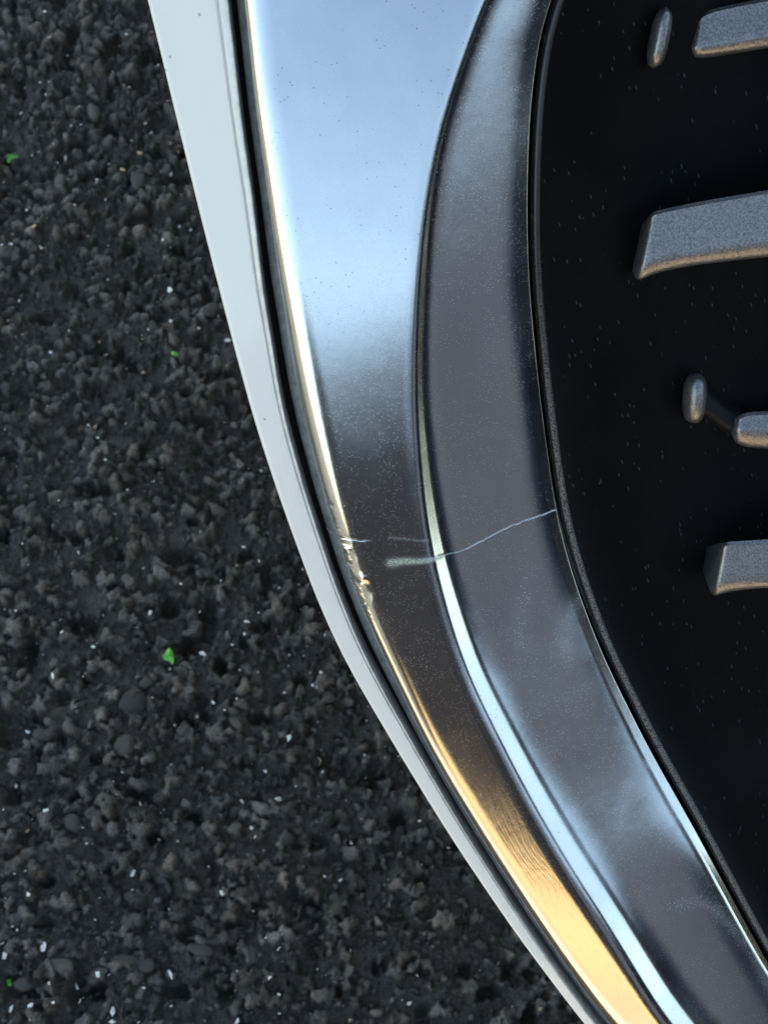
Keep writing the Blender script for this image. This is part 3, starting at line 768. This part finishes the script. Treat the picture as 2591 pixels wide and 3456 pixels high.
def mount(ua, va, ub, vb, w, ha, hb):
    """dark saddle that runs from a nub to the end of its bar"""
    rows = []
    for t in np.linspace(0, 1, 9):
        k = t * t * (3 - 2 * t); hh = lerp(ha, hb, k); vc = lerp(va, vb, k); uc = lerp(ua, ub, t)
        rows.append([(uc, vc + hh * math.cos(a), w - 9 + 8.5 * math.sin(a)) for a in np.linspace(0, math.pi, 9)])
    A = np.array(rows)
    return grid_mesh("bar_mount", to_local(A), M_rib, car, flip=True)
mount(79.5, 138, 91.5, 139, -33, 5, 4)
mount(101.8, 24, 119, 14.5, -34, 7, 5.5)
mount(166, -92, 178, -104, -34, 6, 5)
# --- rest of the body behind the nose (outside the frame; it casts the shade on the asphalt)
def extrude_profile(name, prof, x0, x1, mat, taper=0., parent=car):
    n = len(prof); vs = []
    zmax = max(p[1] for p in prof); zmin = min(p[1] for p in prof)
    for x, sgn in ((x0, 1), (x1, -1)):
        for (y, z) in prof:
            vs.append((x + sgn * taper * (z - zmin) / (zmax - zmin) - CAR.x, y - CAR.y, z))
    f = [tuple(range(n)), tuple(range(n, 2 * n))[::-1]] + [(i, i + n, (i + 1) % n + n, (i + 1) % n)[::-1] for i in range(n)]
    o = mesh_obj(name, vs, f, mat, parent, sharp=35)
    bv = o.modifiers.new("bevel", 'BEVEL'); bv.width = .03; bv.segments = 4; bv.limit_method = 'ANGLE'
    return o
body = extrude_profile("body", [(.30, .20), (.46, .55), (.60, .80), (.78, .88), (1.5, 1.0), (4.3, 1.02), (4.75, .95), (4.85, .5), (4.75, .22)], .02, 1.66, M_paint)
extrude_profile("added_nose_filler", [(.17, .20), (.40, .55), (.59, .80), (.72, .86), (.72, .20)], .27, 1.36, M_rubber)  # opaque filler added behind the grille to stop sun leaking onto it
cabin = extrude_profile("cabin", [(1.35, .98), (2.15, 1.45), (2.6, 1.50), (3.5, 1.47), (4.45, 1.0)], .02, 1.61, M_glass, taper=.18)
extrude_profile("roof", [(2.12, 1.46), (2.6, 1.53), (3.5, 1.50), (3.6, 1.46)], .19, 1.44, M_paint)
def wheel(x, y):
    vs, f = [], []
    prof = [(.19, -.09), (.24, -.11), (.31, -.11), (.335, -.09), (.335, .09), (.31, .11), (.24, .11), (.19, .09)]
    n = 40
    for j in range(n):
        a = 2 * math.pi * j / n
        for r, t in prof: vs.append((x + t - CAR.x, y + r * math.cos(a) - CAR.y, .335 + r * math.sin(a)))
    m = len(prof)
    for j in range(n):
        for i in range(m): f.append((j * m + i, j * m + (i + 1) % m, ((j + 1) % n) * m + (i + 1) % m, ((j + 1) % n) * m + i))
    w = mesh_obj("wheel", vs, f, M_rubber, car, sharp=40)
    vs, f = [(x - CAR.x - .02, y - CAR.y, .335)], []
    for j in range(n):
        a = 2 * math.pi * j / n; k = .19 if j % 8 < 5 else .17
        vs.append((x - .06 - CAR.x, y + k * math.cos(a) - CAR.y, .335 + k * math.sin(a)))
    f = [(0, 1 + j, 1 + (j + 1) % n) for j in range(n)]
    mesh_obj("rim", vs, f, M_chrome, w, smooth=False)
for wx in (.09, 1.54):
    for wy in (1.05, 3.85): wheel(wx, wy)

# ------------------------------------------------------------------ unseen things added for the chrome to mirror, in front of the car
unseen_bed = mesh_obj("added_bed", [(ADDED_BED[0], ADDED_BED[2], .004), (ADDED_BED[1], ADDED_BED[2], .004), (ADDED_BED[1], ADDED_BED[3], .004), (ADDED_BED[0], ADDED_BED[3], .004)], [(0, 1, 2, 3)], M_added_straw, smooth=False)  # added out of view so the lower chrome reflects gold
tag(unseen_bed, "straw mulch patch in front of the parked car, added unseen for the gold reflection", kind="structure")

for (x0, x1, y0, y1, z) in ((-.62, .76, -.62, -.50, .10),):
    prof = [(y0, 0), (y0, z), (y1 - .02, z), (y1, z - .025), (y1 + .01, 0)]
    n = len(prof)
    vs = [(x, y, zz) for x in (x0, x1) for (y, zz) in prof]
    added_kerb = mesh_obj("added_kerb", vs, [(i, i + 1, n + i + 1, n + i) for i in range(n - 1)] + [tuple(range(n))[::-1], tuple(range(n, 2 * n))], M_added_concrete, smooth=False)  # added, unseen; gives the bottom of the chrome a pale reflection
    tag(added_kerb, "pale concrete edging in front of the parked car, added unseen for its pale reflection", kind="structure")

def added_hedge(name, x0, x1, y0, y1, h, n, seed, label):
    r = np.random.default_rng(seed)
    root = empty(name, ((x0 + x1) / 2, (y0 + y1) / 2, 0))
    c = np.stack([r.uniform(x0, x1, n), r.uniform(y0, y1, n), r.uniform(.03, h, n) + .06 * h * r.normal(size=n) * .5], -1)
    a = r.normal(size=(n, 3)); a /= np.linalg.norm(a, axis=1)[:, None]
    b = np.cross(a, r.normal(size=(n, 3))); b /= np.linalg.norm(b, axis=1)[:, None]
    s = r.uniform(.03, .06, n)[:, None]
    V4 = np.stack([c - a * s, c + b * s * .5, c + a * s, c - b * s * .5], 1) - np.array(root.location)
    mesh_obj("added_foliage", V4.reshape(-1, 3), np.arange(n * 4).reshape(-1, 4), M_hedge, root, smooth=False)  # leaves of the added, unseen rows
    for x in np.arange(x0 + .2, x1, .5):
        vs = []; yy = (y0 + y1) / 2
        for z, q in ((0, .03), (h * .8, .012)):
            for j in range(6): vs.append((x + q * math.cos(j * 1.047), yy + q * math.sin(j * 1.047), z))
        f = [(j, (j + 1) % 6, 6 + (j + 1) % 6, 6 + j) for j in range(6)]
        mesh_obj("stem", np.array(vs) - np.array(root.location), f, M_wood, root)
    tag(root, label, "added_hedge")
added_brick_wall = empty("added_planter", (.0, -1.96, 0))  # unseen wall added as the gold that the chrome reflects
tag(added_brick_wall, "low wall of tan bricks, added unseen for the gold reflection in the chrome", "added_brick_wall")
bl, bh, gap = .23, .075, .012
pm = bpy.data.meshes.new("added_brick")
vv = [(x, y, z) for z in (0, bh - gap) for (x, y) in ((0, -.05), (bl - gap, -.05), (bl - gap, .05), (0, .05))]
pm.from_pydata(vv, [], [(0, 3, 2, 1), (0, 1, 5, 4), (1, 2, 6, 5), (2, 3, 7, 6), (3, 0, 4, 7), (4, 5, 6, 7)]); pm.update()
pm.materials.append(M_brick)  # bricks of the added, unseen wall
for rw in range(3):
    for c in range(7):
        o = bpy.data.objects.new("added_brick", pm); COL.objects.link(o)
        o.location = (-.78 + c * bl + (rw % 2) * bl * .5, 0, rw * bh); o.parent = added_brick_wall
mesh_obj("added_mortar", [(x, y, z) for z in (0, .21) for (x, y) in ((-.77, -.044), (.93, -.044), (.93, .044), (-.77, .044))], [(0, 1, 5, 4), (1, 2, 6, 5), (2, 3, 7, 6), (3, 0, 4, 7), (4, 5, 6, 7)], M_added_concrete, added_brick_wall, smooth=False)
added_hedge("added_hedge", -1.25, .80, -2.7, -2.08, 1.05, 30000, 21, "dark clipped evergreen row behind the tan bricks, added unseen for the dark reflection")  # added, unseen; supplies the dark band mirrored in the outer facet
added_hedge("added_hedge", 4.2, 4.9, -1.95, 3.0, 1.9, 26000, 22, "dark tall foliage row on the right, added unseen to darken reflections and glare")  # added to keep the inner roll dark and cut ground glare
added_hedge("added_hedge", 4.8, 6.3, -5.5, -4.9, 2.6, 22000, 23, "head high dark foliage row, added unseen to block bright sky from the chrome")  # added to hide bright sky from the chrome's inner edge
added_hedge("added_hedge", 6.7, 10.5, -5.6, -5.0, .85, 14000, 24, "knee high dark foliage row at the far right, added unseen to darken the chrome edge")  # added low so the edge stays dark while the ridge mirrors sky
gw = empty("added_garage", (3.7, -7.0, 0))  # invented building out of view; gives the inner facet its slate tone
mesh_obj("added_garage_wall", [(x, y, z) for z in (0, 2.3) for (x, y) in ((-1.9, -1), (2.2, -1), (2.2, 1), (-1.9, 1))], [(0, 1, 5, 4), (1, 2, 6, 5), (2, 3, 7, 6), (3, 0, 4, 7)], M_slate, gw, smooth=False)
mesh_obj("roof", [(x, y, z) for z in (2.3, 2.4) for (x, y) in ((-2.0, -1.1), (2.3, -1.1), (2.3, 1.1), (-2.0, 1.1))], [(0, 3, 2, 1), (0, 1, 5, 4), (1, 2, 6, 5), (2, 3, 7, 6), (3, 0, 4, 7), (4, 5, 6, 7)], M_slate, gw, smooth=False)  # roof of the added, unseen building
mesh_obj("added_garage_door", [(x, 1.02, z) for (x, z) in ((-1.1, 0), (1.1, 0), (1.1, 1.9), (-1.1, 1.9))], [(0, 1, 2, 3)], M_slate, gw, smooth=False)
tag(gw, "flat roofed slate blue building across the lot, added unseen for the inner chrome reflection", "added_garage")
